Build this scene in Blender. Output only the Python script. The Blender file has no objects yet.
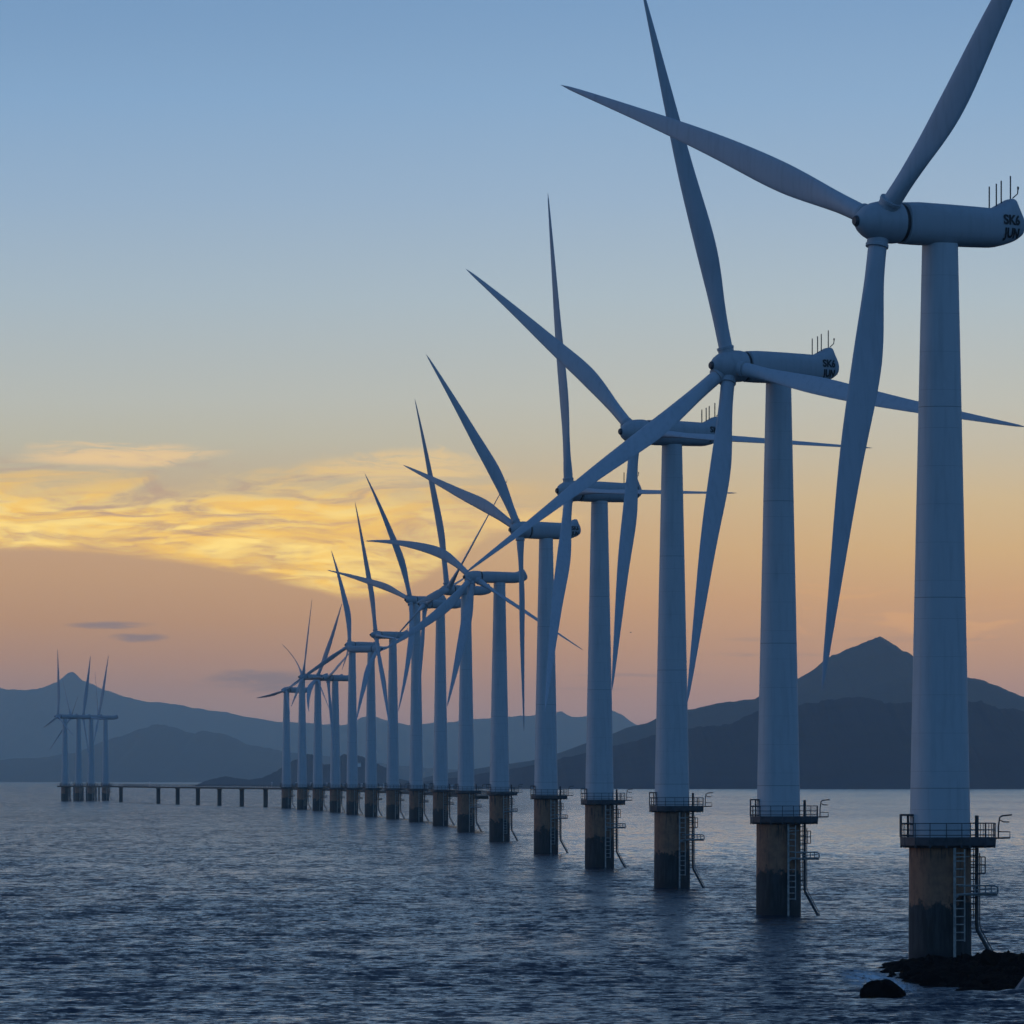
import bpy, bmesh, math, random
import numpy as np
from mathutils import Vector, Matrix

S = bpy.context.scene
COL = S.collection
R = math.radians
random.seed(7)
F = 7000.0      # focal length in pixels of the 1024 px wide frame (a long telephoto)
CH = 14.0       # camera height above the water
HY = 778.0      # row of the horizon in the frame
HAZE = 3.7e-5   # haze density per metre
LH = (.080, .128, .215)

# ------------------------------------------------------------------ camera
cam = bpy.data.cameras.new('camera')
cam.sensor_width = 36
cam.lens = F * 36 / 1024
cam.shift_y = (HY - 512) / 1024
cam.clip_start = 1
cam.clip_end = 200000
co = bpy.data.objects.new('camera', cam)
co.location = (0, 0, CH)
co.rotation_euler = (R(90), 0, 0)
COL.objects.link(co)
S.camera = co
S.view_settings.view_transform = 'Standard'
S.view_settings.look = 'None'
S.view_settings.gamma = 1
S.view_settings.exposure = 0
S.cycles.max_bounces = 6
S.cycles.volume_bounces = 1
S.cycles.use_denoising = True


def lin(c):
    """sRGB 0-255 to linear RGBA"""
    r = []
    for v in c:
        v /= 255.0
        r.append(v / 12.92 if v <= 0.04045 else ((v + 0.055) / 1.055) ** 2.4)
    return (r[0], r[1], r[2], 1)


class NT:
    """small helper for writing node maths"""
    def __init__(s, nt):
        s.t = nt
    def n(s, kind, **kw):
        o = s.t.nodes.new(kind)
        for k, v in kw.items():
            setattr(o, k, v)
        return o
    def put(s, sock, v):
        if isinstance(v, bpy.types.NodeSocket):
            s.t.links.new(v, sock)
        else:
            sock.default_value = v
    def m(s, op, a, b=0.0, c=None):
        o = s.n('ShaderNodeMath', operation=op)
        s.put(o.inputs[0], a); s.put(o.inputs[1], b)
        if c is not None: s.put(o.inputs[2], c)
        return o.outputs[0]
    def step(s, v, lo, hi, a=0.0, b=1.0):
        o = s.n('ShaderNodeMapRange', interpolation_type='SMOOTHSTEP')
        s.put(o.inputs[0], v); s.put(o.inputs[1], lo); s.put(o.inputs[2], hi)
        s.put(o.inputs[3], a); s.put(o.inputs[4], b)
        return o.outputs[0]
    def vec(s, x, y, z=0.0):
        o = s.n('ShaderNodeCombineXYZ')
        s.put(o.inputs[0], x); s.put(o.inputs[1], y); s.put(o.inputs[2], z)
        return o.outputs[0]
    def noise(s, v, scale, detail=4, rough=0.5, dist=0.0):
        o = s.n('ShaderNodeTexNoise')
        s.put(o.inputs['Vector'], v)
        o.inputs['Scale'].default_value = scale
        o.inputs['Detail'].default_value = detail
        o.inputs['Roughness'].default_value = rough
        o.inputs['Distortion'].default_value = dist
        return o.outputs['Fac']
    def mix(s, f, a, b):
        o = s.n('ShaderNodeMix', data_type='RGBA')
        s.put(o.inputs[0], f); s.put(o.inputs[6], a); s.put(o.inputs[7], b)
        return o.outputs[2]
    def ramp(s, f, stops):
        o = s.n('ShaderNodeValToRGB')
        e = o.color_ramp.elements
        while len(e) > 1: e.remove(e[-1])
        e[0].position = stops[0][0]; e[0].color = stops[0][1]
        for p, c in stops[1:]:
            k = e.new(p); k.color = c
        s.put(o.inputs[0], f)
        return o.outputs[0]


# ------------------------------------------------------------------ dusk sky
world = bpy.data.worlds.new('World')
S.world = world
world.use_nodes = True
wt = world.node_tree
wt.nodes.clear()
N = NT(wt)
tc = N.n('ShaderNodeTexCoord')
sp = N.n('ShaderNodeSeparateXYZ')
wt.links.new(tc.outputs['Generated'], sp.inputs[0])
dx, dy, dz = sp.outputs
az = N.m('ARCTAN2', dx, dy)
el = N.m('ARCSINE', dz)
X = N.m('MULTIPLY', az, F)                  # azimuth in units of 1/7000 rad
V = N.m('MULTIPLY', N.m('ABSOLUTE', el), F)  # elevation in the same units
SKY_L = [(778, (92, 104, 132)), (715, (140, 129, 138)), (690, (146, 129, 134)), (660, (160, 133, 127)), (620, (175, 141, 121)), (575, (186, 151, 124)),
         (530, (192, 158, 130)), (480, (188, 172, 148)), (440, (184, 181, 166)), (400, (181, 184, 178)), (300, (166, 182, 193)),
         (200, (149, 174, 199)), (100, (133, 166, 200)), (0, (119, 153, 190))]
SKY_R = [(778, (110, 112, 136)), (715, (154, 134, 140)), (690, (163, 137, 135)), (650, (180, 145, 128)), (600, (197, 157, 125)), (550, (205, 171, 130)),
         (500, (204, 180, 144)), (450, (194, 184, 164)), (400, (188, 188, 179)), (300, (173, 187, 195)),
         (200, (155, 178, 201)), (100, (139, 170, 202)), (0, (127, 160, 196))]
t = N.m('DIVIDE', V, 780.0)
rl = N.ramp(t, [((HY - y) / 780, lin(c)) for y, c in SKY_L])
rr = N.ramp(t, [((HY - y) / 780, lin(c)) for y, c in SKY_R])
low = N.mix(N.step(X, -500, 500), rl, rr)
# streaky cloud field of the low sky
u = N.m('MULTIPLY', X, 0.0042)
v = N.m('MULTIPLY', V, 0.022)
n0 = N.noise(N.vec(u, v, 3.1), 0.9, 3, .5, .3)
n1 = N.noise(N.vec(N.m('ADD', u, N.m('MULTIPLY', n0, .8)), N.m('ADD', v, N.m('MULTIPLY', n0, 1.6))), 1.3, 6, .6, 1.2)
n2 = N.noise(N.vec(N.m('MULTIPLY', u, 1.7), N.m('ADD', N.m('MULTIPLY', v, 2.0), N.m('MULTIPLY', n0, 2.0)), 8.0), 1.5, 6, .62, .8)
PX = N.m('ADD', X, 512.0)
PY = N.m('SUBTRACT', HY, V)
PC = N.m('MINIMUM', PX, 345.0)
low_edge = N.m('ADD', 552.0, N.m('MULTIPLY', N.m('MULTIPLY', PC, PC), 0.00040))
low_edge = N.m('SUBTRACT', low_edge, N.step(PX, 370.0, 520.0, 0.0, 66.0))
low_edge = N.m('ADD', low_edge, N.m('MULTIPLY', N.m('SUBTRACT', n1, .5), 14.0))
below = N.step(N.m('SUBTRACT', low_edge, PY), -2.0, 11.0)
above = N.step(N.m('SUBTRACT', PY, N.m('ADD', 482.0, N.m('MULTIPLY', N.m('SUBTRACT', n1, .5), 130.0))), -20.0, 34.0)
side = N.m('MULTIPLY', N.step(PX, 620.0, 300.0), N.step(PX, -700.0, -300.0))
body = N.m('MULTIPLY', N.m('MULTIPLY', below, above), side)
n3 = N.noise(N.vec(N.m('MULTIPLY', u, 2.2), N.m('ADD', N.m('MULTIPLY', v, 5.5), N.m('MULTIPLY', n1, 6.0)), 2.0), 1.3, 7, .65, .6)
streak = N.step(N.m('ADD', N.m('MULTIPLY', n2, .6), N.m('MULTIPLY', n3, .4)), .34, .58)
cl = N.m('MULTIPLY', body, N.m('ADD', .16, N.m('MULTIPLY', streak, .84)))
gold = N.mix(N.step(n1, .40, .62), lin((243, 196, 112)), lin((255, 222, 138)))
c1 = N.mix(cl, low, gold)
# thin mauve shreds in front of the glow
shred = N.m('MULTIPLY', N.m('MULTIPLY', N.step(n2, .50, .34), N.step(PY, 440.0, 490.0)), N.m('MULTIPLY', N.step(PY, 560.0, 520.0), N.step(PX, 560.0, 250.0)))
c1 = N.mix(N.m('MULTIPLY', shred, .50), c1, lin((176, 146, 136)))


def lens(cx, cy, rx, ry, soft=1.0):
    a = N.m('DIVIDE', N.m('SUBTRACT', PX, cx), rx)
    b = N.m('DIVIDE', N.m('SUBTRACT', N.m('ADD', PY, N.m('MULTIPLY', N.m('SUBTRACT', n1, .5), ry * 3.4)), cy), ry)
    d = N.m('ADD', N.m('MULTIPLY', a, a), N.m('MULTIPLY', b, b))
    return N.m('MULTIPLY', N.step(d, 1.9, .0), N.step(N.m('ADD', N.m('MULTIPLY', n3, .6), N.m('MULTIPLY', n2, .4)), .36, .54))


c1 = N.mix(N.m('MULTIPLY', lens(122, 457, 88, 10), .85), c1, lin((236, 200, 150)))
c1 = N.mix(N.m('MULTIPLY', lens(400, 468, 85, 16), .65), c1, lin((236, 200, 140)))
c1 = N.mix(N.m('MULTIPLY', lens(500, 520, 70, 12), .6), c1, lin((240, 200, 132)))
for a in ((110, 625, 38, 3.2, .8), (139, 637, 26, 3.6, .8), (268, 682, 62, 9, .85), (640, 675, 60, 1.6, .4), (770, 655, 60, 2, .35), (755, 640, 30, 2, .3),
          (600, 688, 60, 1.6, .3), (900, 640, 90, 3, .25)):
    c1 = N.mix(N.m('MULTIPLY', lens(*a[:4]), a[4]), c1, lin((126, 120, 132)))
c1 = N.mix(N.m('MULTIPLY', N.m('MULTIPLY', N.step(n2, .52, .62), N.step(PX, 700, 900)), N.m('MULTIPLY', N.m('MULTIPLY', N.step(PY, 560, 600), N.step(PY, 660, 620)), .35)), c1, lin((222, 168, 122)))
# higher sky, then the blue opposite side
hi = N.ramp(N.m('DIVIDE', el, math.pi / 2), [(0.0, lin((122, 158, 197))), (0.07, lin((122, 158, 197))), (0.13, lin((104, 130, 158))), (0.26, lin((72, 98, 130))), (0.55, lin((50, 80, 122))), (1.0, lin((46, 78, 124)))])
front = N.mix(N.step(V, 700.0, 900.0), c1, hi)
# the sky stands behind many kilometres of haze: it is as bright as it must be to show through
dist = N.m('MINIMUM', 50000.0, N.m('DIVIDE', 786.0 * F, N.m('MAXIMUM', V, 1.0)))
TR = N.m('EXPONENT', N.m('MULTIPLY', dist, -HAZE))
vm = N.n('ShaderNodeVectorMath', operation='SCALE'); vm.inputs[0].default_value = LH; N.put(vm.inputs['Scale'], N.m('SUBTRACT', 1.0, TR))
vs_ = N.n('ShaderNodeVectorMath', operation='SUBTRACT'); N.put(vs_.inputs[0], front); N.put(vs_.inputs[1], vm.outputs[0])
vd = N.n('ShaderNodeVectorMath', operation='SCALE'); N.put(vd.inputs[0], vs_.outputs[0]); N.put(vd.inputs['Scale'], N.m('DIVIDE', 1.0, TR))
vx = N.n('ShaderNodeVectorMath', operation='MAXIMUM'); N.put(vx.inputs[0], vd.outputs[0]); vx.inputs[1].default_value = (0, 0, 0)
front = vx.outputs[0]
back = N.ramp(N.m('DIVIDE', N.m('ABSOLUTE', el), math.pi / 2), [(0.0, lin((84, 124, 162))), (0.12, lin((90, 136, 184))), (0.4, lin((70, 114, 168))), (1.0, lin((46, 78, 124)))])
ca = N.m('COSINE', az)
sky = N.mix(N.step(ca, 0.55, 0.985), back, front)
# the glow warms the horizon either side of the sun's azimuth
bg = N.n('ShaderNodeBackground')
wt.links.new(sky, bg.inputs[0])
bg.inputs[1].default_value = 1.0
wo = N.n('ShaderNodeOutputWorld')
wt.links.new(bg.outputs[0], wo.inputs[0])

# ------------------------------------------------------------------ sun: almost set, behind the left of the row
sl = bpy.data.lights.new('sun', 'SUN')
sl.energy = 0.30
sl.angle = R(6)
sl.color = (1.0, .74, .62)
so = bpy.data.objects.new('sun', sl)
sd = Vector((math.sin(R(-72)) * math.cos(R(3)), math.cos(R(-72)) * math.cos(R(3)), math.sin(R(3))))
so.rotation_euler = sd.to_track_quat('Z', 'Y').to_euler()
COL.objects.link(so)


# ------------------------------------------------------------------ helpers
def P(px, py, Z):
    return Vector(((px - 512) / F * Z, Z, CH + (HY - py) / F * Z))


def tag(o, label=None, cat=None, group=None, kind=None):
    if label: o['label'] = label
    if cat: o['category'] = cat
    if group: o['group'] = group
    if kind: o['kind'] = kind
    return o


BS = 1.0   # girth of the foundation being built


class MB:
    def __init__(s):
        s.v = []; s.f = []
    def add(s, vs, fs):
        k = len(s.v)
        s.v += [tuple(p) for p in vs]
        s.f += [tuple(i + k for i in f) for f in fs]
    def box(s, c, d, rot=None):
        M = rot or Matrix.Identity(3)
        vs = []
        for x in (-.5, .5):
            for y in (-.5, .5):
                for z in (-.5, .5):
                    vs.append(Vector(c) + M @ Vector((x * d[0], y * d[1], z * d[2])))
        s.add(vs, [(0, 1, 3, 2), (4, 6, 7, 5), (0, 4, 5, 1), (2, 3, 7, 6), (0, 2, 6, 4), (1, 5, 7, 3)])
    def tube(s, pts, r, n=8, cap=True):
        pts = [Vector(p) for p in pts]
        rr = r if isinstance(r, (list, tuple)) else [r] * len(pts)
        rings = []
        ref = None
        for i, p in enumerate(pts):
            a = pts[max(i - 1, 0)]; b = pts[min(i + 1, len(pts) - 1)]
            d = (b - a).normalized()
            if ref is None:
                ref = d.orthogonal().normalized()
            ref = (ref - d * ref.dot(d))
            ref = ref.normalized() if ref.length > 1e-6 else d.orthogonal().normalized()
            w = d.cross(ref)
            rings.append([p + (ref * math.cos(2 * math.pi * k / n) + w * math.sin(2 * math.pi * k / n)) * rr[i] for k in range(n)])
        s.loft(rings, cap)
    def loft(s, rings, cap=True):
        n = len(rings[0]); vs = [q for g in rings for q in g]; fs = []
        for i in range(len(rings) - 1):
            for k in range(n):
                a = i * n + k; b = i * n + (k + 1) % n
                fs.append((a, b, b + n, a + n))
        if cap:
            fs.append(tuple(reversed(range(n))))
            fs.append(tuple((len(rings) - 1) * n + k for k in range(n)))
        s.add(vs, fs)
    def build(s, name, mat, parent=None, smooth=None):
        me = bpy.data.meshes.new(name)
        me.from_pydata([(x * BS, y * BS, z) for x, y, z in s.v] if BS != 1 else s.v, [], s.f)
        bm = bmesh.new(); bm.from_mesh(me)
        bmesh.ops.recalc_face_normals(bm, faces=bm.faces)
        bm.to_mesh(me); bm.free()
        me.materials.append(mat)
        if smooth is not None:
            me.polygons.foreach_set('use_smooth', [True] * len(me.polygons))
            if smooth > 0:
                me.set_sharp_from_angle(angle=R(smooth))
        o = bpy.data.objects.new(name, me)
        COL.objects.link(o)
        o.parent = parent
        return o


def empty(name, loc):
    o = bpy.data.objects.new(name, None)
    o.location = loc
    COL.objects.link(o)
    return o


def mat(name):
    m = bpy.data.materials.new(name)
    m.use_nodes = True
    t = m.node_tree
    b = t.nodes['Principled BSDF']
    return m, NT(t), b


def geo_pos(N):
    g = N.n('ShaderNodeNewGeometry')
    s = N.n('ShaderNodeSeparateXYZ')
    N.t.links.new(g.outputs['Position'], s.inputs[0])
    return g.outputs['Position'], s.outputs


# ------------------------------------------------------------------ materials
def paint(name, base, seams):
    m, N, b = mat(name)
    tc = N.n('ShaderNodeTexCoord')
    s = N.n('ShaderNodeSeparateXYZ')
    N.t.links.new(tc.outputs['Object'], s.inputs[0])
    x, y, z = s.outputs
    streaks = N.noise(N.vec(N.m('MULTIPLY', x, 1.6), N.m('MULTIPLY', y, 1.6), N.m('MULTIPLY', z, .12)), 1.5, 5, .6)
    blot = N.noise(N.vec(x, y, z), .35, 4, .6)
    c = N.mix(N.m('MULTIPLY', N.step(streaks, .45, .75), .35), base, tuple(v * .62 for v in base[:3]) + (1,))
    c = N.mix(N.m('MULTIPLY', N.step(blot, .5, .75), .22), c, tuple(v * .7 for v in base[:3]) + (1,))
    if seams:
        fr = N.m('FRACT', N.m('DIVIDE', z, seams))
        line = N.m('MULTIPLY', N.step(fr, .010, .004), .45)
        fr2 = N.m('FRACT', N.m('DIVIDE', N.m('ADD', z, 1.3), seams * 5))
        line = N.m('MAXIMUM', line, N.m('MULTIPLY', N.step(fr2, .004, .002), .8))
        c = N.mix(line, c, (.08, .08, .08, 1))
    N.put(b.inputs['Base Color'], c)
    b.inputs['Roughness'].default_value = .55
    b.inputs['Specular IOR Level'].default_value = .3
    return m


M_TOWER = paint('tower_paint', (.48, .51, .53, 1), 2.9)
M_NAC = paint('nacelle_paint', (.36, .39, .42, 1), 0)
M_BLADE = paint('blade_gelcoat', (.42, .45, .49, 1), 0)


def simple(name, c, rough=.6, amt=.3, scale=1.0, metal=0.0):
    m, N, b = mat(name)
    p, s = geo_pos(N)
    n = N.noise(p, scale, 5, .6)
    N.put(b.inputs['Base Color'], N.mix(N.step(n, .35, .7), c + (1,), tuple(v * (1 - amt) for v in c) + (1,)))
    b.inputs['Roughness'].default_value = rough
    b.inputs['Metallic'].default_value = metal
    return m


M_STEEL = simple('dark_steel', (.050, .055, .065), .6, .5, 2.0)
M_GALV = simple('galvanised_steel', (.30, .29, .28), .55, .5, 3.0)
M_LADDER = simple('ladder_steel', (.42, .38, .34), .6, .5, 3.0)
M_BLACK = simple('black_rubber', (.012, .012, .014), .6, .3, 3.0)
M_ROCK = simple('wet_rock', (.004, .004, .005), 1.0, .5, 1.5)
M_ROCK.node_tree.nodes['Principled BSDF'].inputs['Specular IOR Level'].default_value = .01
M_SLAB = simple('grey_slab', (.24, .23, .23), .8, .4, 1.5)
M_DECK = simple('jetty_concrete', (.05, .047, .045), .85, .5, .6)
M_WHITE = simple('white_wall', (.8, .8, .78), .7, .1, 1)
M_ROOF = simple('grey_roof', (.2, .19, .18), .7, .2, 1)


def pier_mat():
    m, N, b = mat('stained_concrete')
    p, s = geo_pos(N)
    x, y, z = s
    drip = N.noise(N.vec(N.m('MULTIPLY', x, 2.2), N.m('MULTIPLY', y, 2.2), N.m('MULTIPLY', z, .25)), 1.4, 5, .65)
    edge = N.noise(N.vec(x, y, N.m('MULTIPLY', z, .8)), .9, 5, .65)
    blot = N.noise(p, 1.2, 6, .65)
    brown = N.mix(N.step(blot, .35, .7), (.31, .145, .080, 1), (.20, .098, .058, 1))
    green = N.mix(N.step(drip, .4, .62), (.014, .014, .014, 1), (.034, .034, .036, 1))
    h = N.m('ADD', z, N.m('MULTIPLY', N.m('SUBTRACT', edge, .5), 5.0))
    brown = N.mix(N.m('MULTIPLY', N.step(drip, .52, .68), .42), brown, (.06, .044, .036, 1))
    c = N.mix(N.step(h, 4.9, 4.3), brown, green)
    # grime washed down from the platform
    c = N.mix(N.m('MULTIPLY', N.step(drip, .50, .60), N.m('MULTIPLY', N.step(z, 7.4, 8.9), .75)), c, (.022, .022, .024, 1))
    c = N.mix(N.step(N.m('ADD', z, N.m('MULTIPLY', drip, 1.2)), 2.0, 1.1), c, (.014, .016, .018, 1))
    N.put(b.inputs['Base Color'], c)
    b.inputs['Roughness'].default_value = .85
    bp = N.n('ShaderNodeBump')
    N.put(bp.inputs['Height'], blot)
    bp.inputs['Strength'].default_value = .5
    bp.inputs['Distance'].default_value = .05
    N.t.links.new(bp.outputs[0], b.inputs['Normal'])
    return m


M_PIER = pier_mat()


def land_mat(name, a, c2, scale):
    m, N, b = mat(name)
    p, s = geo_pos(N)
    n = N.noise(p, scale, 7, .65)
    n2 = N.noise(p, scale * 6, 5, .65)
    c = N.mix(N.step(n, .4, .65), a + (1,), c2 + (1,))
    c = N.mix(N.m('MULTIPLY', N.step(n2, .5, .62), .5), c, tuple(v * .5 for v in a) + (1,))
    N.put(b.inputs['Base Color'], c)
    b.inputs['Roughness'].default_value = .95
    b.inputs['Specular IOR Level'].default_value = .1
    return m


M_LAND = land_mat('haze_tinted_forest', (.003, .016, .052), (.008, .024, .062), .0022)  # forest colour pushed to navy: the blue of the nearer haze painted in

# ------------------------------------------------------------------ the sea: one displaced sheet
rng = np.random.default_rng(11)


def sea():
    ys = [-3000., -1500., -600., -100., 100., 200., 280., 340., 370.]
    y = 385.
    while y < 70000:
        ys.append(y)
        y += .34 * (y / 400) ** 1.85
    ys = np.array(ys + [90000.])
    core = np.linspace(-.090, .090, 620)
    outer = np.array([.094, .1, .11, .13, .17, .25, .4, .8, 1.6])
    us = np.concatenate([-outer[::-1], core, outer])
    Yg, Ug = np.meshgrid(ys, us, indexing='ij')
    Xg = Ug * np.maximum(Yg, 390.)
    H = np.zeros_like(Xg)
    dyl = np.gradient(ys)[:, None] * np.ones_like(Xg)
    dxl = np.maximum(ys, 390.)[:, None] * (.18 / 620) * np.ones_like(Xg)
    nw = 74
    for i in range(nw):
        lam = 1.1 * (22 / 1.1) ** rng.random()
        th = rng.normal(0, .42) + .10
        amp = .0056 * lam ** .62 * (1 if lam < 6 else .5)
        k = 2 * math.pi / lam
        kx, ky = math.sin(th) * k, math.cos(th) * k
        ph = rng.random() * 6.283
        fade = np.clip((lam / np.maximum(abs(math.cos(th)), .3) / dyl - 2.2) / 2.0, 0, 1) * np.clip((lam / max(abs(math.sin(th)), .15) / dxl - 2.2) / 2.0, 0, 1)
        a = kx * Xg + ky * Yg + ph
        s = np.sin(a)
        H += amp * fade * (s + .28 * np.cos(2 * a))
    # gusts: patches of rougher and calmer water
    g = 1 + .45 * np.sin(Xg * .045 + Yg * .011 + 1.0) * np.sin(Yg * .019 - Xg * .013) + .25 * np.sin(Xg * .11 - Yg * .034)
    H *= g * 1.0
    H *= (np.abs(Ug) < .0899) & (Yg > 384.)
    nr, nc = Xg.shape
    me = bpy.data.meshes.new('sea')
    vv = np.stack([Xg, Yg, H], -1).reshape(-1, 3).astype(np.float32)
    idx = np.arange(nr * nc).reshape(nr, nc)
    q = np.stack([idx[:-1, :-1], idx[:-1, 1:], idx[1:, 1:], idx[1:, :-1]], -1).reshape(-1, 4)
    me.vertices.add(len(vv)); me.vertices.foreach_set('co', vv.ravel())
    me.loops.add(q.size); me.loops.foreach_set('vertex_index', q.ravel().astype(np.int32))
    me.polygons.add(len(q)); me.polygons.foreach_set('loop_start', (np.arange(len(q)) * 4).astype(np.int32))
    me.polygons.foreach_set('loop_total', np.full(len(q), 4, np.int32))
    me.update(calc_edges=True)
    me.polygons.foreach_set('use_smooth', np.ones(len(q), bool))
    m, N, b = mat('sea_water')
    p, s = geo_pos(N)
    x, y, z = s
    wide = N.noise(N.vec(N.m('MULTIPLY', x, .006), N.m('MULTIPLY', y, .0022), 0.0), 1.0, 4, .6, .5)
    sx = sy = None
    for k, (ax_, ay_, w, q) in enumerate(((1.7, 2.2, .38, 3), (.75, .27, .23, 3), (.34, .085, .17, 3), (.13, .018, .07, 3))):
        no = N.n('ShaderNodeTexNoise')
        N.put(no.inputs['Vector'], N.vec(N.m('MULTIPLY', x, ax_), N.m('MULTIPLY', y, ay_), float(k * 7)))
        no.inputs['Scale'].default_value = 1.0; no.inputs['Detail'].default_value = q; no.inputs['Roughness'].default_value = .6
        sc_ = N.n('ShaderNodeSeparateColor'); N.t.links.new(no.outputs['Color'], sc_.inputs[0])
        a1 = N.m('MULTIPLY', N.m('SUBTRACT', sc_.outputs[0], .5), w * .95)
        a2 = N.m('MULTIPLY', N.m('SUBTRACT', sc_.outputs[1], .53), w * 3.0)
        sx = a1 if sx is None else N.m('ADD', sx, a1)
        sy = a2 if sy is None else N.m('ADD', sy, a2)
    warp = N.m('ADD', y, N.m('MULTIPLY', N.m('SUBTRACT', wide, .5), 1500.0))
    calm = N.m('ADD', N.step(warp, 800.0, 1500.0, 1.1, .34), N.step(warp, 2000.0, 3200.0, .0, .18))
    leftw = N.step(N.m('DIVIDE', x, N.m('MAXIMUM', y, 400.0)), .012, -.010)
    calm = N.m('ADD', calm, N.m('MULTIPLY', leftw, N.step(warp, 800.0, 1500.0, .0, .85)))
    calm = N.m('MULTIPLY', calm, N.step(wide, .36, .62, .85, 1.12))
    gn = N.n('ShaderNodeNewGeometry')
    va = N.n('ShaderNodeVectorMath', operation='ADD')
    N.t.links.new(gn.outputs['Normal'], va.inputs[0])
    N.put(va.inputs[1], N.vec(N.m('MULTIPLY', sx, calm), N.m('MULTIPLY', sy, calm), 0.0))
    vn = N.n('ShaderNodeVectorMath', operation='NORMALIZE'); N.put(vn.inputs[0], va.outputs[0])
    N.t.links.new(vn.outputs[0], b.inputs['Normal'])
    # foam where the swell washes round the rocks
    fx = N.m('SUBTRACT', x, 25.0)
    fy = N.m('MULTIPLY', N.m('SUBTRACT', y, 480.0), .06)
    fd = N.m('SQRT', N.m('ADD', N.m('MULTIPLY', fx, fx), N.m('MULTIPLY', fy, fy)))
    fn = N.noise(N.vec(x, N.m('MULTIPLY', y, .35), 0.0), 1.6, 6, .7, .8)
    foam = N.m('MULTIPLY', N.step(fd, 2.5, .9), N.step(fn, .40, .56))
    N.put(b.inputs['Base Color'], N.mix(foam, (.006, .016, .030, 1), (.62, .64, .66, 1)))
    N.put(b.inputs['Roughness'], N.m('ADD', N.step(calm, .30, 1.1, .09, .18), N.m('MULTIPLY', foam, .6)))
    b.inputs['IOR'].default_value = 1.333
    me.materials.append(m)
    o = bpy.data.objects.new('sea', me)
    COL.objects.link(o)
    tag(o, kind='structure')


sea()


# ------------------------------------------------------------------ mountains and headlands
def fbm(x, y, seed, octaves=6, base=1.0):
    r = np.random.default_rng(seed)
    h = np.zeros_like(x); a = 1.0; f = base; tot = 0
    for o in range(octaves):
        for k in range(3):
            th = r.random() * 6.283; ph = r.random() * 6.283; ff = f * (0.8 + .5 * r.random())
            h += a * (1 - np.abs(np.sin((x * math.cos(th) + y * math.sin(th)) * ff + ph + 1.3 * np.sin((x * math.sin(th) - y * math.cos(th)) * ff * .7)))) / 3
        tot += a; a *= .5; f *= 2.03
    return h / tot - .36


def ridge(name, sil, Yc, depth_f, depth_b, seed, rough, M, nx=900, nyy=71, label=None, rg=.02):
    """a range of hills: crest line from the list, real slopes before and behind"""
    px = np.array([p[0] for p in sil], float); py = np.array([p[1] for p in sil], float)
    xs = np.linspace(px[0], px[-1], nx)
    # smooth monotone-ish interpolation
    hs = CH + (HY - np.interp(xs, px, py)) / F * Yc
    k = np.hanning(5); k /= k.sum()
    hs = np.convolve(np.pad(hs, 2, 'edge'), k, 'valid')
    rs = np.random.default_rng(seed)
    for o_ in range(6):
        ff = 9.0 * 1.9 ** o_
        hs = hs + hs.clip(0) * rg / 1.5 ** o_ * np.interp(np.linspace(0, 1, nx), np.linspace(0, 1, int(ff * 4)), rs.normal(0, 1, int(ff * 4)))
    wx = (xs - 512) / F * Yc
    tt = np.linspace(-1, 1, nyy)
    T, XX = np.meshgrid(tt, wx, indexing='ij')
    HH = np.ones_like(T) * hs[None, :]
    d = np.where(T < 0, depth_f, depth_b)
    n_sp = fbm(XX / 1000, T * 2.0, seed, 3, 1.1)
    prof = np.clip(1 - np.abs(T) ** 1.25 * (1 + .35 * n_sp), -.05, 1)
    n = fbm(XX / 1000, T * d / 1000, seed + 5, 6, 2.2)
    fine = fbm(XX / 1000, T * d / 1000, seed + 9, 5, 20.)
    crest = np.clip(np.abs(T) * 4, 0.0, 1)
    n = n - n.max(); fine = fine - fine.max()
    Z = HH * (prof + rough * n * crest * prof) + fine * crest * (HH.max() * .03) * (prof > .02)
    Z -= 1.5
    Z = np.where(np.abs(T) > .99, -4, Z)
    YY = Yc + T * d
    m = MB()
    vv = np.stack([XX, YY, Z], -1).reshape(-1, 3)
    idx = np.arange(nyy * nx).reshape(nyy, nx)
    q = np.stack([idx[:-1, :-1], idx[:-1, 1:], idx[1:, 1:], idx[1:, :-1]], -1).reshape(-1, 4)
    me = bpy.data.meshes.new(name)
    me.from_pydata(vv.tolist(), [], q.tolist())
    me.polygons.foreach_set('use_smooth', np.ones(len(q), bool))
    me.materials.append(M)
    o = bpy.data.objects.new(name, me)
    COL.objects.link(o)
    tag(o, label, kind='structure')
    return o


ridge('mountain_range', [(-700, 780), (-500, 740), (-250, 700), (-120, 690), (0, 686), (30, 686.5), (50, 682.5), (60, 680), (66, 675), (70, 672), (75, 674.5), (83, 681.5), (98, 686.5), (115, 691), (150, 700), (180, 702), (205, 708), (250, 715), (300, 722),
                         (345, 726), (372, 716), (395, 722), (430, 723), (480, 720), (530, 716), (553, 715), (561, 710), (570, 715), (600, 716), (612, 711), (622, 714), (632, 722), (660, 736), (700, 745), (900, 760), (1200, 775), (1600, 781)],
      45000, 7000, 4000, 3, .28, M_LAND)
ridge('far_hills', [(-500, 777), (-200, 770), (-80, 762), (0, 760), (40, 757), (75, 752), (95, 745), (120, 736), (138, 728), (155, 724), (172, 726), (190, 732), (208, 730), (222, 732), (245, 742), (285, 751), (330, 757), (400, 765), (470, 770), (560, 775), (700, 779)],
      27000, 3200, 2500, 4, .25, M_LAND)
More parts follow.
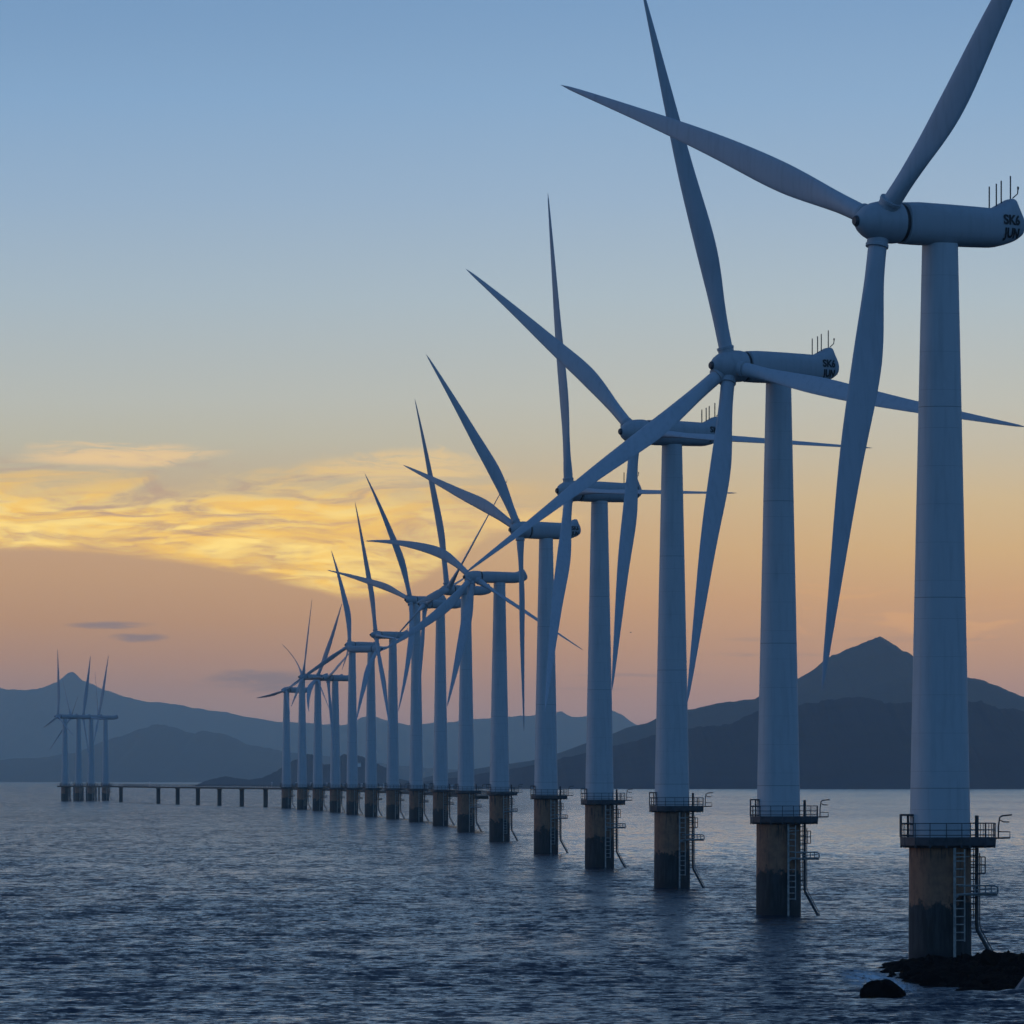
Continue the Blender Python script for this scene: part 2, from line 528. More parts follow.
ridge('headland', [(196, 784.5), (205, 780), (215, 777.5), (226, 775.5), (236, 777), (250, 779), (262, 777), (273, 772), (284, 766), (292, 760), (306, 753), (312, 752), (322, 762), (329, 763.5), (340, 755), (346, 753), (363, 756), (377, 762.5), (387, 767),
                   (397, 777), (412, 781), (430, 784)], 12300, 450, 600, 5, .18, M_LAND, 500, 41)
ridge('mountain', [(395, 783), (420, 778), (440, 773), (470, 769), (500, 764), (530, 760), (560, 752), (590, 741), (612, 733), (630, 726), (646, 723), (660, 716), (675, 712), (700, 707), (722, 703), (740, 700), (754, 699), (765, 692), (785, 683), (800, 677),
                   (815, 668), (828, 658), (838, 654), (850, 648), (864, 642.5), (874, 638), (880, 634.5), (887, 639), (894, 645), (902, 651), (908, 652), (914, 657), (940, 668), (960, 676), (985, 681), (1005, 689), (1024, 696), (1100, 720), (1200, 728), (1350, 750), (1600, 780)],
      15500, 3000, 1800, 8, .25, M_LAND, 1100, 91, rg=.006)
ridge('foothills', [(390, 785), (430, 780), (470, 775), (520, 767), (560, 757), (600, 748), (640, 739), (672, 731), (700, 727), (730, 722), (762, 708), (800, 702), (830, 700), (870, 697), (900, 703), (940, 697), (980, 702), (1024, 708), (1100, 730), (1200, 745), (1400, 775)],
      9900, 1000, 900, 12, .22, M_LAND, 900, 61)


# ------------------------------------------------------------------ haze
def haze():
    m = bpy.data.materials.new('haze')
    m.use_nodes = True
    t = m.node_tree
    t.nodes.clear()
    o = t.nodes.new('ShaderNodeOutputMaterial')
    v = t.nodes.new('ShaderNodeVolumePrincipled')
    v.inputs['Color'].default_value = (.72, .92, 1.0, 1)
    v.inputs['Density'].default_value = HAZE
    v.inputs['Anisotropy'].default_value = .7
    t.links.new(v.outputs[0], o.inputs['Volume'])
    b = MB()
    b.box((0, 23000, 399.5), (36000, 54000, 801))
    ob = b.build('haze', m)
    tag(ob, kind='stuff')


haze()


# ------------------------------------------------------------------ wind turbines
def superell(w, zt, zb, n=28, e=2.6):
    zc = (zt + zb) / 2; hh = (zt - zb) / 2
    out = []
    for k in range(n):
        a = 2 * math.pi * k / n
        c, s_ = math.cos(a), math.sin(a)
        out.append((w * math.copysign(abs(c) ** (2 / e), c), zc + hh * math.copysign(abs(s_) ** (2 / e), s_)))
    return out


NAC = [(1.85, 1.25, 1.30, -1.32), (2.0, 1.50, 1.58, -1.58), (3.2, 1.56, 1.64, -1.62), (6.0, 1.58, 1.58, -1.62), (8.6, 1.55, 1.50, -1.60), (9.9, 1.50, 1.44, -1.58),
       (10.4, 1.46, 1.54, -1.52), (11.0, 1.34, 1.86, -1.38), (11.6, 1.15, 2.18, -1.20), (12.0, .96, 2.26, -1.06), (12.12, .92, 2.22, -1.0), (12.3, .98, 1.72, -.90), (12.6, .92, 1.05, -.66), (12.72, .78, .75, -.46)]


def nac_w(s, z):
    for a, b in zip(NAC[:-1], NAC[1:]):
        if a[0] <= s <= b[0]:
            f = (s - a[0]) / (b[0] - a[0])
            w, zt, zb = [a[i] + (b[i] - a[i]) * f for i in (1, 2, 3)]
            q = abs((z - (zt + zb) / 2) / ((zt - zb) / 2))
            return w * max(0, 1 - min(q, 1) ** 2.6) ** (1 / 2.6)
    return 1.0


CMAX = 2.36
_T = np.linspace(0, 1, 401)
_C = np.interp(_T, [0, .04, .09, .15, .21, .27, .34, .43, .53, .64, .76, .87, .95, 1], [1.42, 1.42, 1.52, 1.82, 2.14, 2.34, 2.30, 2.06, 1.74, 1.38, .99, .64, .38, .12])
_k = np.hanning(35); _k /= _k.sum()
_C = np.convolve(np.pad(_C, 17, 'edge'), _k, 'valid')


def chord(t):
    return float(np.interp(t, _T, _C))


def blade_mesh(root, tip, view, roll, side, bend, n=40, m=18, cmax=CMAX):
    """a twisted, tapering aerofoil from root to tip. side: which edge bulges, bend: bow of the blade in metres"""
    ax = (tip - root); L = ax.length; ax = ax.normalized()
    Sd = view.cross(ax).normalized()            # right hand side of the blade as seen by the camera
    Dd = Sd.cross(ax).normalized()
    mb = MB(); rings = []
    for i in range(n + 1):
        t = i / n
        t = t ** 1.15
        c = chord(t) if cmax == CMAX else 1.42 + (chord(t) - 1.42) * (cmax - 1.42) / (CMAX - 1.42) if t < .3 else chord(t) * cmax / CMAX
        if t > .985: c *= max(.2, (1 - t) / .015)
        blend = min(1, max(0, (t - .04) / .16))
        th = 1.42 * (1 - blend) + blend * c * (.30 - .16 * t)
        th = max(min(th, 1.42), .20 + .10 * (1 - t))
        if t > .985: th *= max(.3, (1 - t) / .015)
        rr = R(roll + 14 * (1 - t) ** 2 - 3)
        e1 = Sd * math.cos(rr) + Dd * math.sin(rr)
        e2 = ax.cross(e1)
        off = side * .36 * (cmax - 1.42) * math.exp(-((t - .27) / .17) ** 2)
        ctr = root + ax * (L * t) + e1 * off + Sd * (bend * 4 * t * (1 - t) * (1 - .35 * t))
        ring = []
        for k in range(m):
            a = 2 * math.pi * k / m
            x = math.cos(a); y = math.sin(a)
            y *= 1 - blend * .35 * (x * (-side if side else 1) * -1 * .5 + .5) * 1.0
            ring.append(ctr + e1 * (x * c / 2) + e2 * (y * th / 2))
        rings.append(ring)
    mb.loft(rings)
    return mb


def lathe(mb, origin, axis, prof, n=28):
    a = axis.normalized(); u = a.orthogonal().normalized(); w = a.cross(u)
    mb.loft([[origin + a * s + (u * math.cos(2 * math.pi * k / n) + w * math.sin(2 * math.pi * k / n)) * r for k in range(n)] for s, r in prof])


def deck_outline(scale=1.0, grow=0.0):
    pts = []
    for a in range(60, 301, 24):
        pts.append((3.05 * math.cos(R(a)) * 1.0, 3.0 * math.sin(R(a))))
    pts += [(2.2, -2.5), (3.4, -2.1), (4.2, -1.2), (4.2, 1.2), (3.0, 2.2)]
    return [(x * (1 + grow), y * (1 + grow)) for x, y in pts]


def base_parts(root, zp, near, mirror=1):
    m = MB()                                    # concrete pile
    m.loft([[(r * math.cos(2 * math.pi * k / 40), r * math.sin(2 * math.pi * k / 40), z) for k in range(40)] for z, r in ((-4, 2.40), (4.2, 2.39), (4.25, 2.37), (zp - .62, 2.36))])
    m.build('pier', M_PIER, root, 30)
    out = deck_outline()
    m = MB()                                    # platform with a deep edge beam
    zt = zp
    m.loft([[(x * s, y * s, z) for x, y in out] for z, s in ((zp - .80, .90), (zp - .62, .99), (zp - .05, 1.0), (zp, 1.0))])
    for k in range(len(out)):
        x, y = out[k]
        if near: m.box((x * .97, y * .97, zp - .45), (.14, .14, .72))
    plat = m.build('platform', M_STEEL, root)
    # railing
    m = MB()
    pts = []
    n = len(out)
    for k in range(n):
        a = Vector(out[k]) * .985; b = Vector(out[(k + 1) % n]) * .985
        d = (b - a).length; q = max(1, round(d / (.95 if near else 1.8)))
        for j in range(q):
            pts.append(a + (b - a) * j / q)
    rr = .035 if near else .05
    for p in pts:
        m.tube([(p.x, p.y, zp), (p.x, p.y, zp + 1.06)], rr, 6)
    for h in ((1.06, .55, .16) if near else (1.06, .55)):
        m.tube([(p.x, p.y, zp + h) for p in pts] + [(pts[0].x, pts[0].y, zp + h)], rr, 6)
    if near:                                    # closely spaced infill bars at the loading end
        for k in range(7):
            x = 2.75 + k * .22
            m.tube([(x, -1.75 + .12 * k, zp), (x, -1.75 + .12 * k, zp + 1.05)], .028, 5)
    m.build('railing', M_STEEL, plat)
    m = MB()                                    # safety cage round the hatch at the left end
    for x in (-3.0, -2.45, -1.75):
        for y in (-1.0, .6):
            m.tube([(x, y, zp), (x, y, zp + (1.75 if x < -2 else 1.6))], .055, 6)
    for h in (.1, 1.0, 1.66):
        m.tube([(-1.75, -1, zp + h), (-2.75, -1, zp + h), (-3.0, -.7, zp + h), (-3.0, .4, zp + h), (-2.75, .6, zp + h), (-1.75, .6, zp + h)], .05, 6)
    m.box((-2.38, -.2, zp + 1.72), (1.25, 1.6, .08))
    m.box((-1.95, -1.02, zp + .80), (.36, .04, 1.5))
    m.build('safety_cage', M_STEEL, root)
    m = MB()                                    # slim davit crane at the right end
    m.tube([(4.42, -.4, zp - .1), (4.42, -.4, zp + .8), (4.52, -.4, zp + 1.5), (4.70, -.4, zp + 1.62), (5.45, -.4, zp + 1.70)], .06, 6)
    m.tube([(4.56, -.4, zp + 1.3), (4.8, -.4, zp + 1.16), (5.25, -.4, zp + 1.16)], .05, 6)
    m.tube([(4.1, -.4, zp - .08), (5.3, -.4, zp - .05)], .07, 6)
    m.tube([(4.4, -.4, zp + .42), (5.3, -.4, zp + .40), (5.3, -.4, zp - .05)], .04, 6)
    m.build('davit', M_STEEL, root)
    m = MB()                                    # cable pipes: straight down, then kicked out to the sea bed
    m.tube([(2.78, -.3, zp + 1.65), (2.78, -.3, 2.75), (2.84, -.32, 2.4), (4.1, -.5, .15), (4.6, -.6, -1)], .15, 10)
    m.tube([(3.02, -.1, zp - 1.2), (3.02, -.1, 2.85), (3.1, -.12, 2.5), (4.3, -.3, .3), (4.6, -.3, -.8)], .045, 6)
    m.build('cable_pipe', M_STEEL, root)
    m = MB()                                    # side ladder between pile and pipe
    z = 2.6
    while z < zp - .9:
        m.tube([(2.25, -.3, z), (2.78, -.3, z)], .045 if near else .07, 5)
        z += .46 if near else .9
    m.tube([(2.52, -.62, 3.3), (2.52, -.62, zp - .7)], .04, 5)
    for h in (zp - 1.5, zp - 2.1, zp - 2.75):
        m.tube([(2.3, -.6, h), (3.4, -.6, h)], .05, 5)
    m.tube([(3.4, -.6, zp - 1.5), (3.4, -.6, zp - 2.75)], .05, 5)
    m.tube([(3.1, -.6, zp - 1.5), (3.1, -.6, zp - 2.75)], .035, 5)
    m.build('side_ladder', M_STEEL, root)
    m = MB()                                    # boat ladder on the front of the pile
    zl = .7
    m.tube([(.95, -2.62, zl - 1.0), (.95, -2.62, zp - .8)], .11, 8)
    m.tube([(1.72, -2.40, zl + .9), (1.72, -2.40, zp - .9)], .06, 6)
    z = zl + 1.0
    while z < zp - 1.2:
        if abs(z - 5.3) > .5:
            m.tube([(.95, -2.58, z), (1.72, -2.42, z)], .05, 5)
        z += .60
    m.tube([(1.0, -2.6, zp - 1.5), (2.1, -2.2, zp - 1.45)], .05, 5)
    m.build('ladder', M_LADDER, root, 40)
    m = MB()                                    # small landing half way up
    zq = zp - 4.35
    m.box((2.62, -1.85, zq), (3.2, 1.0, .16))
    m.tube([(1.0, -2.62, zq - .25), (1.35, -2.45, zq + .02), (4.1, -2.38, zq + .14)], .09, 6)
    m.tube([(1.25, -2.4, zq + .68), (3.95, -2.4, zq + .70), (4.2, -2.38, zq + .60), (4.24, -2.36, zq + .3), (4.2, -2.36, zq + .08)], .075, 6)
    m.tube([(4.1, -2.4, zq + .45), (3.2, -2.4, zq + .42), (2.6, -2.4, zq + .36)], .05, 6)
    for x in (2.5, 3.3, 3.75):
        m.tube([(x, -2.4, zq), (x, -2.4, zq + .70)], .05, 6)
    m.build('landing', M_GALV if near else M_STEEL, root, 40)


GROUP = 'wind turbines standing in the sea in one long row'


def turbine(i, px, Z, hub, tips, Rr, zp, label, psi=30, face=-1, near=False, text=None, group=GROUP):
    Xb = (px - 512) / F * Z
    root = empty('wind_turbine', (Xb, Z, 0))
    tag(root, label, 'wind turbine', group)
    rear = Vector((-face * math.cos(R(psi)), math.sin(R(psi)), 0))
    lat = Vector((rear.y, -rear.x, 0))
    if lat.y > 0: lat = -lat                     # the flank turned to the camera
    a = max(1.0, abs(px - hub[0]) / F * Z / math.cos(R(psi)))
    Zh = Z - a * math.sin(R(psi))
    H = P(hub[0], hub[1], Zh)
    off = Vector((Xb, Z, 0))
    Hl = H - off
    nk = 1.0 if i < 6 else .80
    global BS
    BS = 1.0 if i == 1 else .955
    base_parts(root, zp, near)
    BS = 1.0
    k_ = 1.0 if i == 1 else .955
    # tower
    m = MB()
    zt = Hl.z - 1.45 * nk
    prof = []
    for k in range(13):
        f = k / 12
        prof.append((zp - .1 + (zt - zp + .1) * f, (2.33 - .08 * f) * k_ - (.88 * k_ - (0 if i == 1 else -.02)) * f ** 1.05))
    m.loft([[(r * math.cos(2 * math.pi * k / 48), r * math.sin(2 * math.pi * k / 48), z) for k in range(48)] for z, r in prof])
    m.build('tower', M_TOWER, root, 30)
    # nacelle
    m = MB()
    m.loft([[Hl + rear * s + lat * (q[0] * nk) + Vector((0, 0, q[1] * nk)) for q in superell(w, t_, b_)] for s, w, t_, b_ in NAC])
    nac = m.build('nacelle', M_NAC, root, 35)
    if i <= 4:
        for s, h0, h1 in ((9.95, 1.3, 3.1), (10.6, 1.45, 3.35), (11.05, 1.75, 3.6), (11.9, 2.1, 4.0)):
            m = MB()
            m.tube([Hl + rear * s + Vector((0, 0, h0)), Hl + rear * s + Vector((0, 0, h1))], .055 if i < 3 else .07, 6)
            m.build('antenna', M_STEEL, nac)
        m = MB()
        p0 = Hl + rear * 12.1 + Vector((0, 0, 2.3))
        m.tube([p0, p0 + rear * .45 + Vector((0, 0, .35)), p0 + rear * .5 + Vector((0, 0, .7))], .05, 6)
        m.box(p0 + rear * .5 + Vector((0, 0, .8)), (.14, .14, .22))
        m.build('wind_vane', M_STEEL, nac)
    m = MB()                                    # dark slip ring between spinner and nacelle
    lathe(m, Hl, rear, [(1.58, 1.40), (1.6, 1.50 * nk), (1.86, 1.50 * nk), (1.88, 1.40 * nk)])
    m.build('slip_ring', M_BLACK, nac, 30)
    if text:
        ri = 0
        rows = text
        m = MB()
        for row, z0 in rows:
            cu = bpy.data.curves.new('t', 'FONT'); cu.body = row; cu.size = 1.15; cu.offset = .05; cu.resolution_u = 3
            ob = bpy.data.objects.new('t', cu)
            me = bpy.data.meshes.new_from_object(ob)
            bpy.data.objects.remove(ob)
            xs = [v.co.x for v in me.vertices]; w = max(xs) - min(xs); x0 = min(xs)
            bm = bmesh.new(); bm.from_mesh(me)
            bmesh.ops.triangulate(bm, faces=bm.faces)
            bmesh.ops.subdivide_edges(bm, edges=bm.edges, cuts=2)
            vs = []
            for v in bm.verts:
                s = 10.3 + (v.co.x - x0) / w * 1.85
                if face > 0: s = 12.1 - (v.co.x - x0) / w * 1.7
                z = z0 + v.co.y * .88
                vs.append(Hl + rear * s + lat * (nac_w(s, z) + .03) + Vector((0, 0, z)))
            bm.verts.index_update()
            m.add(vs, [[v.index for v in f.verts] for f in bm.faces])
            bm.free()
        m.build('lettering', M_BLACK, nac)
    # rotor hub
    m = MB()
    prof = [(-2.15, .02), (-2.12, .40), (-1.95, .62), (-1.7, .90), (-1.3, 1.18), (-.8, 1.42), (-.2, 1.56), (.6, 1.62), (1.2, 1.60), (1.56, 1.54), (1.6, 1.40)]
    lathe(m, Hl, rear, [(a_, b_ * (nk if nk == 1 else .88)) for a_, b_ in prof], 32)
    hb = m.build('rotor_hub', M_NAC, root, 40)
    m = MB()
    lathe(m, Hl, rear, [(-2.36, .05), (-2.34, .30), (-2.2, .42), (-1.9, .44), (-1.88, .3)], 16)
    m.build('nose_cap', M_STEEL, hb, 40)
    for b in tips:
        tx, ty = b[0], b[1]
        roll = b[2] if len(b) > 2 else 25
        side = b[3] if len(b) > 3 else 1
        bend = b[4] if len(b) > 4 else 0
        sgn = b[5] if len(b) > 5 else (1 if (tx - hub[0]) * face > 0 else -1)
        if ty - hub[1] > 5 and face < 0: sgn = -1   # tilted rotor: the hanging blade comes forward
        D = P(tx, ty, Zh) - H
        dl = D.length
        D *= 1.006; dl *= 1.006
        if dl < Rr:
            D = D + Vector((0, 1, 0)) * sgn * math.sqrt(Rr * Rr - dl * dl)
            # keep the tip on its line of sight after moving it in depth
            for _ in range(3):
                tz = Zh + D.y
                q = P(tx, ty, tz) - H
                D = Vector((q.x, D.y, q.z))
        d = D.normalized()
        view = Vector((0, 1, 0))
        bm_ = blade_mesh(Hl + d * 1.2, Hl + D, view, roll, side, bend)
        bl = bm_.build('blade', M_BLADE, root, 50)
        m = MB()
        lathe(m, Hl, d, [(1.1, .80), (1.72, .82), (1.76, .88), (1.98, .88), (2.02, .74)], 20)
        m.build('root_collar', M_NAC, bl, 30)
    return root, Xb, Z


LB = [
    'nearest and tallest turbine at the right edge, its pile standing on dark rocks',
    'second turbine from the right, with four blades, one leaving the frame top',
    'third turbine from the right, a broad blade raised to the upper left',
    'fourth turbine from the right, one blade pointing almost straight up',
    'fifth turbine from the right, two blades spread upper left, one hanging straight down',
    'sixth turbine from the right, four blades, one curving left, one reaching lower right',
    'seventh turbine from the right, very tall blade raised steeply above the golden cloud',
    'eighth turbine from the right, hub hidden behind a nearer slanting blade',
    'ninth turbine from the right, one blade up and one stretched left across golden cloud',
    'tenth turbine from the right, one slim blade pointing nearly up',
    'sixth turbine from the jetty end, rotor turned right with two blades hanging down',
    'fifth turbine from the jetty end, a blade raised and another slanting lower left',
    'fourth turbine from the jetty end, small nacelle showing its bare tail at right',
    'third turbine from the jetty end, one blade leaning up to the right',
    'second turbine from the jetty end, thin blade raised, another bowed to the upper left',
    'turbine at the jetty end of the long row, lower, one blade reaching left',
]
TX = [('SK6', .18), ('JUN', -.82)]
# px, depth, hub, tips (x, y, roll, side, bend, depth sign), rotor radius, platform height, psi
ROW = [
    (940, 533, (880, 222), [(561, 85, 14, -.5, .5), (1084, -172, 26, 1, .6), (822, 690, 6, -1, .0)], 36.5, 9.5, 30, -1),
    (778.5, 714, (729.5, 366), [(642, -12, 22, 1, .1), (1026, 427, 30, -.4, .35), (687, 704, 18, -1, -.1), (464, 574, -36, -1, -.2)], 37.9, 10.1, 30, -1),
    (672, 891, (635, 432), [(466, 269, 10, 1, .8), (612, 690, 32, -1, 0), (872, 448, 66, 0, 0)], 36.5, 10.45, 30, -1),
    (599.5, 1089, (569, 491), [(548, 195, 52, 1, .1), (545, 712, 18, -1, 0), (737, 493, 68, 0, 0)], 45.9, 10.6, 30, -1),
    (546, 1307, (520, 530), [(426, 354, 5, 1, .8), (403, 465, 15, 1, .6), (524, 731, 62, -1, 0)], 37.8, 10.8, 30, -1),
    (499.5, 1556, (473, 577), [(365, 541, 5, 1, 3.2), (381, 651, 10, -.5, -1.6), (447, 707, 5, -.5, -.4), (583, 650, 68, 0, 0)], 32.5, 10.9, 21, -1),
    (466, 1825, (447.5, 590), [(415, 400, 35, 1, .8), (508, 479, 80, 0, 0), (416, 603, 30, 0, 0, 1)], 49.3, 10.7, 28, -1),
    (440.5, 2060, (425, 604), [(472, 573, 60, 0, 0), (418, 706, 60, 0, 0), (390, 643, 80, 0, 0)], 34, 10.6, 28, -1),
    (416.2, 2250, (411, 600), [(327, 570, 15, 1, 1.2), (365, 474, 12, 1, 1.5), (398, 712, 30, -1, -1.6)], 42.6, 10.6, 30, -1),
    (392.8, 2410, (376, 635), [(355, 502, 35, 1, .6), (391, 735, 50, 0, 0), (405, 640, 70, 0, 0)], 46.5, 10.5, 28, -1),
    (371, 2550, (377, 649), [(356, 723, 20, 1, 1.0, -1), (388, 709, 80, 0, -1), (408, 628, 70, 1, 2.4)], 36, 10.4, 30, 1),
    (352.2, 2700, (350, 645), [(331, 550, 8, 1, 1.6), (290, 686, 40, 0, 0), (342, 670, 80, 0, 0)], 38.3, 10.3, 30, -1),
    (335.2, 2870, (328, 678), [(335, 765, 60, 0, 0), (352, 650, 60, 0, 0), (305, 679, 60, 0, 0)], 36.5, 10.1, 28, -1),
    (317.8, 3010, (317, 678), [(342, 603, 30, 0, .6), (309, 712, 20, 1, 2.2), (331, 713, 84, 0, 0)], 35.5, 10.0, 28, -1),
    (302.1, 3140, (303, 677), [(312, 599, 70, 0, 0), (282, 644, 84, 1, 1.4), (291, 707, 60, 0, 0)], 36.5, 9.9, 28, -1),
    (286.4, 3260, (286, 690), [(256, 698, 55, 0, -.6), (318, 668, 62, 0, 0), (290, 715, 70, 0, 0)], 24, 9.8, 28, -1),
]
SPOTS = []
for i, r in enumerate(ROW):
    _, xb, zb = turbine(i + 1, r[0], r[1], r[2], r[3], r[4], r[5], LB[i], r[6], r[7], near=i < 7, text=TX if i < 5 else None)
    SPOTS.append((xb, zb))
FG = 'distant wind turbines clustered at the far left end of the jetty'
FAR = [
    (64.9, 4250, (58, 716.5), [(57.6, 649, 40, 1, .4), (43, 728, 70, 0, 0), (73.5, 736, 80, 0, 0)], 41, 'Leftmost turbine of the distant cluster, one blade pointing straight up'),
    (78.5, 4290, (71, 717), [(62.7, 680, 84, 0, 0), (49.5, 750, 70, 0, 0), (78, 696, 75, 0, 0)], 36, 'second turbine from left in the distant cluster, thin blade slanting down left'),
    (91, 4330, (83, 717), [(90.6, 655.5, 10, 0, .2), (91, 768, 70, 0, 0), (106, 719, 70, 0, 0)], 38.5, 'third turbine from left in the distant cluster, broad blade leaning up right'),
    (105.4, 4370, (98.5, 717.5), [(108.5, 655, 35, 0, .2), (95, 672, 80, 0, 0), (93.5, 744, 60, 0, 0)], 39, 'Rightmost turbine of the distant cluster, its bare nacelle tail facing right'),
]
for i, r in enumerate(FAR):
    turbine(20, r[0], r[1], r[2], r[3], r[4], 9.4, r[5], 20, -1, near=False, group=FG)


# ------------------------------------------------------------------ jetty from the far cluster to the long row
def jetty():
    ZD = 9.3
    line = [P(59.5, HY, 4262)] + [P(x, HY, z) for x, z in ((121, 4110), (158, 3830), (198, 3650), (242, 3480), (266, 3395))]
    line += [Vector((x + 4.4, z + 3, 0)) for x, z in reversed(SPOTS[6:])]
    line = [Vector((p.x, p.y, ZD)) for p in line]
    root = empty('jetty', (line[0].x, line[0].y, 0))
    tag(root, 'Long narrow jetty on square posts running from the distant cluster to the main row', 'jetty')
    o = root.location

    def strip(mb, off, w, z0, z1):
        rings = []
        for i, p in enumerate(line):
            a = line[max(i - 1, 0)]; b = line[min(i + 1, len(line) - 1)]
            d = (b - a).normalized(); n = Vector((d.y, -d.x, 0))
            if n.x < 0: n = -n
            c = p - o + n * off
            c.z = 0
            rings.append([c - n * w / 2 + Vector((0, 0, z0)), c + n * w / 2 + Vector((0, 0, z0)), c + n * w / 2 + Vector((0, 0, z1)), c - n * w / 2 + Vector((0, 0, z1))])
        mb.loft(rings)
    m = MB(); strip(m, 0, 3.0, ZD - .8, ZD)
    m.build('deck', M_DECK, root)
    m = MB()
    for s in (-1.4, 1.4):
        for h in (.55, 1.1):
            strip(m, s, .10, ZD + h, ZD + h + .09)
    tot = 0
    for a, b in zip(line[:-1], line[1:]):
        L = (b - a).length; d = (b - a) / L; n = Vector((d.y, -d.x, 0))
        q = int(L / 6)
        for j in range(q):
            for s in (-1.4, 1.4):
                c = a + d * (j * L / q) + n * s - o
                m.box((c.x, c.y, ZD + .6), (.14, .14, 1.2))
    m.build('railing', M_STEEL, root)
    for x, yb in ((67, 801), (121, 801.6), (158.4, 803.6), (177.7, 804.3), (198, 804.8), (219.5, 805.4), (241.9, 806), (265.6, 806.6)):
        Z = None
        # where the line of the jetty crosses this bearing
        for a, b in zip(line[:-1], line[1:]):
            pa = 512 + a.x / a.y * F; pb = 512 + b.x / b.y * F
            if pa <= x <= pb:
                f = (x - pa) / (pb - pa); Z = 1 / (1 / a.y + (1 / b.y - 1 / a.y) * f); break
        if Z is None: continue
        q = P(x, HY, Z) - o
        m = MB(); m.box((q.x, q.y, (ZD - .8 - 3) / 2), (2.1, 2.1, ZD - .8 + 3)); m.box((q.x, q.y, ZD - 1.0), (2.7, 2.7, .4))
        m.build('post', M_DECK, root)
    for px in (70, 74, 83, 86.5, 96, 99):
        q = P(px, HY, 4240) - o
        m = MB(); m.tube([(q.x, q.y, -3), (q.x, q.y, ZD - .5)], .45, 8)
        m.build('pile', M_STEEL, root)
    # small lamp posts along the deck
    for px in (72, 96, 150, 272, 296, 311, 327, 345, 362, 384, 400, 428, 452):
        for a, b in zip(line[:-1], line[1:]):
            pa = 512 + a.x / a.y * F; pb = 512 + b.x / b.y * F
            if pa <= px <= pb:
                f = (px - pa) / (pb - pa); Z = 1 / (1 / a.y + (1 / b.y - 1 / a.y) * f)
                q = P(px, HY, Z) - o
                m = MB(); m.tube([(q.x, q.y - 1.4, ZD), (q.x, q.y - 1.4, ZD + 2.4)], .09, 6); m.box((q.x, q.y - 1.4, ZD + 2.5), (.75, .4, .3))
                m.build('marker_post', M_WHITE, root)
                break


jetty()


# ------------------------------------------------------------------ rocks at the foot of the nearest turbine
def reef():
    rg = np.random.default_rng(5)
    x = np.arange(21.5, 46, .12); y = np.arange(448, 548, .32)
    Xg, Yg = np.meshgrid(x, y)
    H = np.full_like(Xg, -.8)
    # plan outline in frame columns: row distance -> leftmost column
    for k in range(900):
        yy = 456 + 86 * rg.random()
        f = (yy - 456) / 86
        left = np.interp(f, [0, .08, .25, .45, .62, .8, 1.0], [31.0, 27.6, 26.6, 26.0, 26.2, 28.5, 31])
        xx = left + .5 + rg.random() ** .9 * (44.5 - left)
        r = .22 + .7 * rg.random() ** 2
        top = np.interp(yy, [456, 462, 480, 500, 542], [.20, .42, .56, .54, .45]) * np.clip((xx - left) / 2.2, .35, 1) * (.55 + .7 * rg.random())
        if 33.5 < xx < 38 : top *= 1.12
        ry = r * (1.2 + 1.5 * rg.random())
        ang = rg.normal(0, .3)
        dx = (Xg - xx) * math.cos(ang) + (Yg - yy) * math.sin(ang) * .3; dy = (Yg - yy)
        d = np.abs(dx / r) ** 3.6 + np.abs(dy / ry) ** 3.6
        tilt = (dx / r) * rg.normal(0, .45)
        H = np.maximum(H, np.where(d < 1.6, top * (1 - .55 * d) + top * tilt, -.8))
    H += .16 * fbm(Xg, Yg * .6, 4, 5, 3.0)
    ny, nx = Xg.shape
    idx = np.arange(ny * nx).reshape(ny, nx)
    q = np.stack([idx[:-1, :-1], idx[:-1, 1:], idx[1:, 1:], idx[1:, :-1]], -1).reshape(-1, 4)
    keep = (H.ravel()[q] > -.75).any(1)
    me = bpy.data.meshes.new('rock_reef')
    me.from_pydata(np.stack([Xg, Yg, H], -1).reshape(-1, 3).tolist(), [], q[keep].tolist())
    bm = bmesh.new(); bm.from_mesh(me)
    bmesh.ops.delete(bm, geom=[v for v in bm.verts if not v.link_faces], context='VERTS')
    bm.to_mesh(me); bm.free()
    me.materials.append(M_ROCK)
    o = bpy.data.objects.new('rock_reef', me); COL.objects.link(o)
    tag(o, 'low dark reef of jumbled wet rocks around the pile of the nearest turbine', 'reef', kind=None)


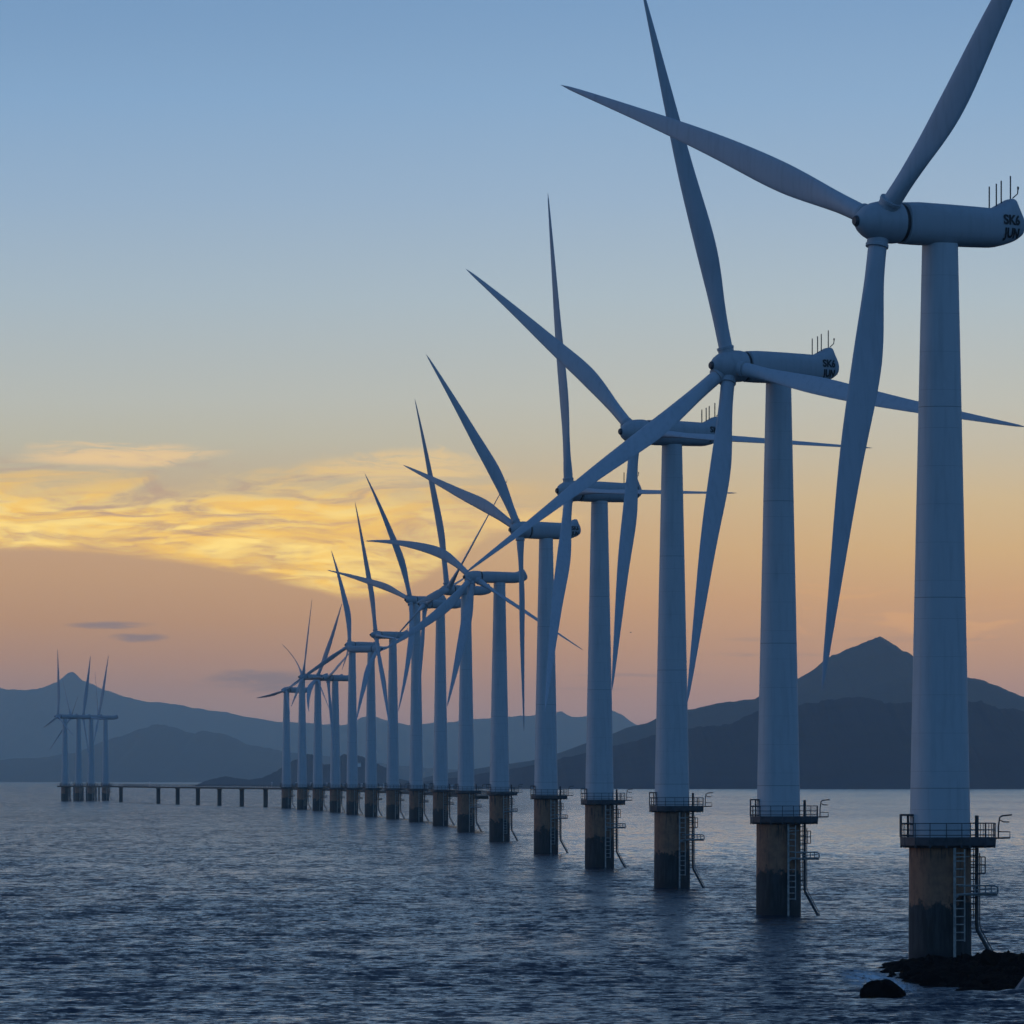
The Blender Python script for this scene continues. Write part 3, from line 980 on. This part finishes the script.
def boulder(name, c, d, seed, label, M, group=None, rot=0):
    bm = bmesh.new()
    bmesh.ops.create_icosphere(bm, subdivisions=4, radius=1)
    rg = random.Random(seed)
    planes = [(Vector((rg.gauss(0, 1), rg.gauss(0, 1), rg.gauss(0, .7))).normalized(), .72 + .2 * rg.random()) for _ in range(12)]
    ph = [rg.random() * 6 for _ in range(6)]
    for v in bm.verts:
        p = v.co.copy()
        for n, dd in planes:
            e = p.dot(n) - dd
            if e > 0: p -= n * e * .8
        p *= 1 + .035 * math.sin(p.x * 7 + ph[0]) * math.sin(p.y * 6 + ph[1]) + .02 * math.sin(p.z * 15 + p.x * 13 + ph[2])
        v.co = Vector((p.x * d[0], p.y * d[1], p.z * d[2]))
    me = bpy.data.meshes.new(name); bm.to_mesh(me); bm.free()
    me.materials.append(M)
    me.polygons.foreach_set('use_smooth', [True] * len(me.polygons))
    me.set_sharp_from_angle(angle=R(28))
    o = bpy.data.objects.new(name, me); COL.objects.link(o)
    o.location = c; o.rotation_euler = (0, rot, rg.random() * .6 - .3)
    tag(o, label, 'rock', group)
    return o


reef()
boulder('boulder', (23.7, 447.5, .02), (1.5, 1.6, 1.12), 3, 'smooth rounded black boulder standing alone in the water left of the reef', M_ROCK, rot=R(6))
boulder('boulder', (33.9, 497, 1.15), (.75, 1.0, .75), 8, 'pointed dark rock topping the reef just right of the nearest pile', M_ROCK)
boulder('boulder', (28.2, 470, .25), (.9, 1.3, .60), 12, 'low dark boulder at the front left corner of the reef', M_ROCK)

sl_ = MB()
sl_.box((0, 0, 0), (.34, 1.8, 2.3), Matrix.Rotation(R(38), 3, 'Y'))
sb = sl_.build('rock_slab', M_SLAB)
bv = sb.modifiers.new('b', 'BEVEL'); bv.width = .09; bv.segments = 2
sb.location = (33.55, 458, .7)
tag(sb, 'pale grey slab leaning at the right end of the reef, cut by the frame edge', 'rock')

# ------------------------------------------------------------------ small far things
hw = empty('house', P(358.5, 766, 11830))
tag(hw, 'tiny white house on the dark headland behind the row of turbines', 'house')
m = MB(); m.box((0, 0, 1.5), (8, 7, 6)); m.build('wall', M_WHITE, hw)
m = MB(); m.add([(-4.3, -3.8, 4.5), (4.3, -3.8, 4.5), (4.3, 3.8, 4.5), (-4.3, 3.8, 4.5), (-4.3, 0, 6.8), (4.3, 0, 6.8)], [(0, 1, 5, 4), (2, 3, 4, 5), (0, 4, 3), (1, 2, 5), (0, 3, 2, 1)])
m.build('roof', M_ROOF, hw)

gp = P(630.5, 632.5, 2500)
m = MB()
m.tube([(-.35, 0, 0), (-.15, 0, .02), (.1, 0, .02), (.3, 0, .05), (.42, 0, .04)], [.01, .07, .09, .06, .01], 8)
m.loft([[Vector((0.12, y, z + .02)), Vector((-.08, y, z)), Vector((-.1 - abs(y) * .1, y, z - .01))] for y, z in ((-.65, .10), (-.3, .16), (0, .05), (.3, .16), (.65, .10))], cap=False)
g = m.build('gull', M_STEEL)
g.location = gp
tag(g, 'tiny dark bird gliding in the pink sky between the third and fourth turbines', 'bird')
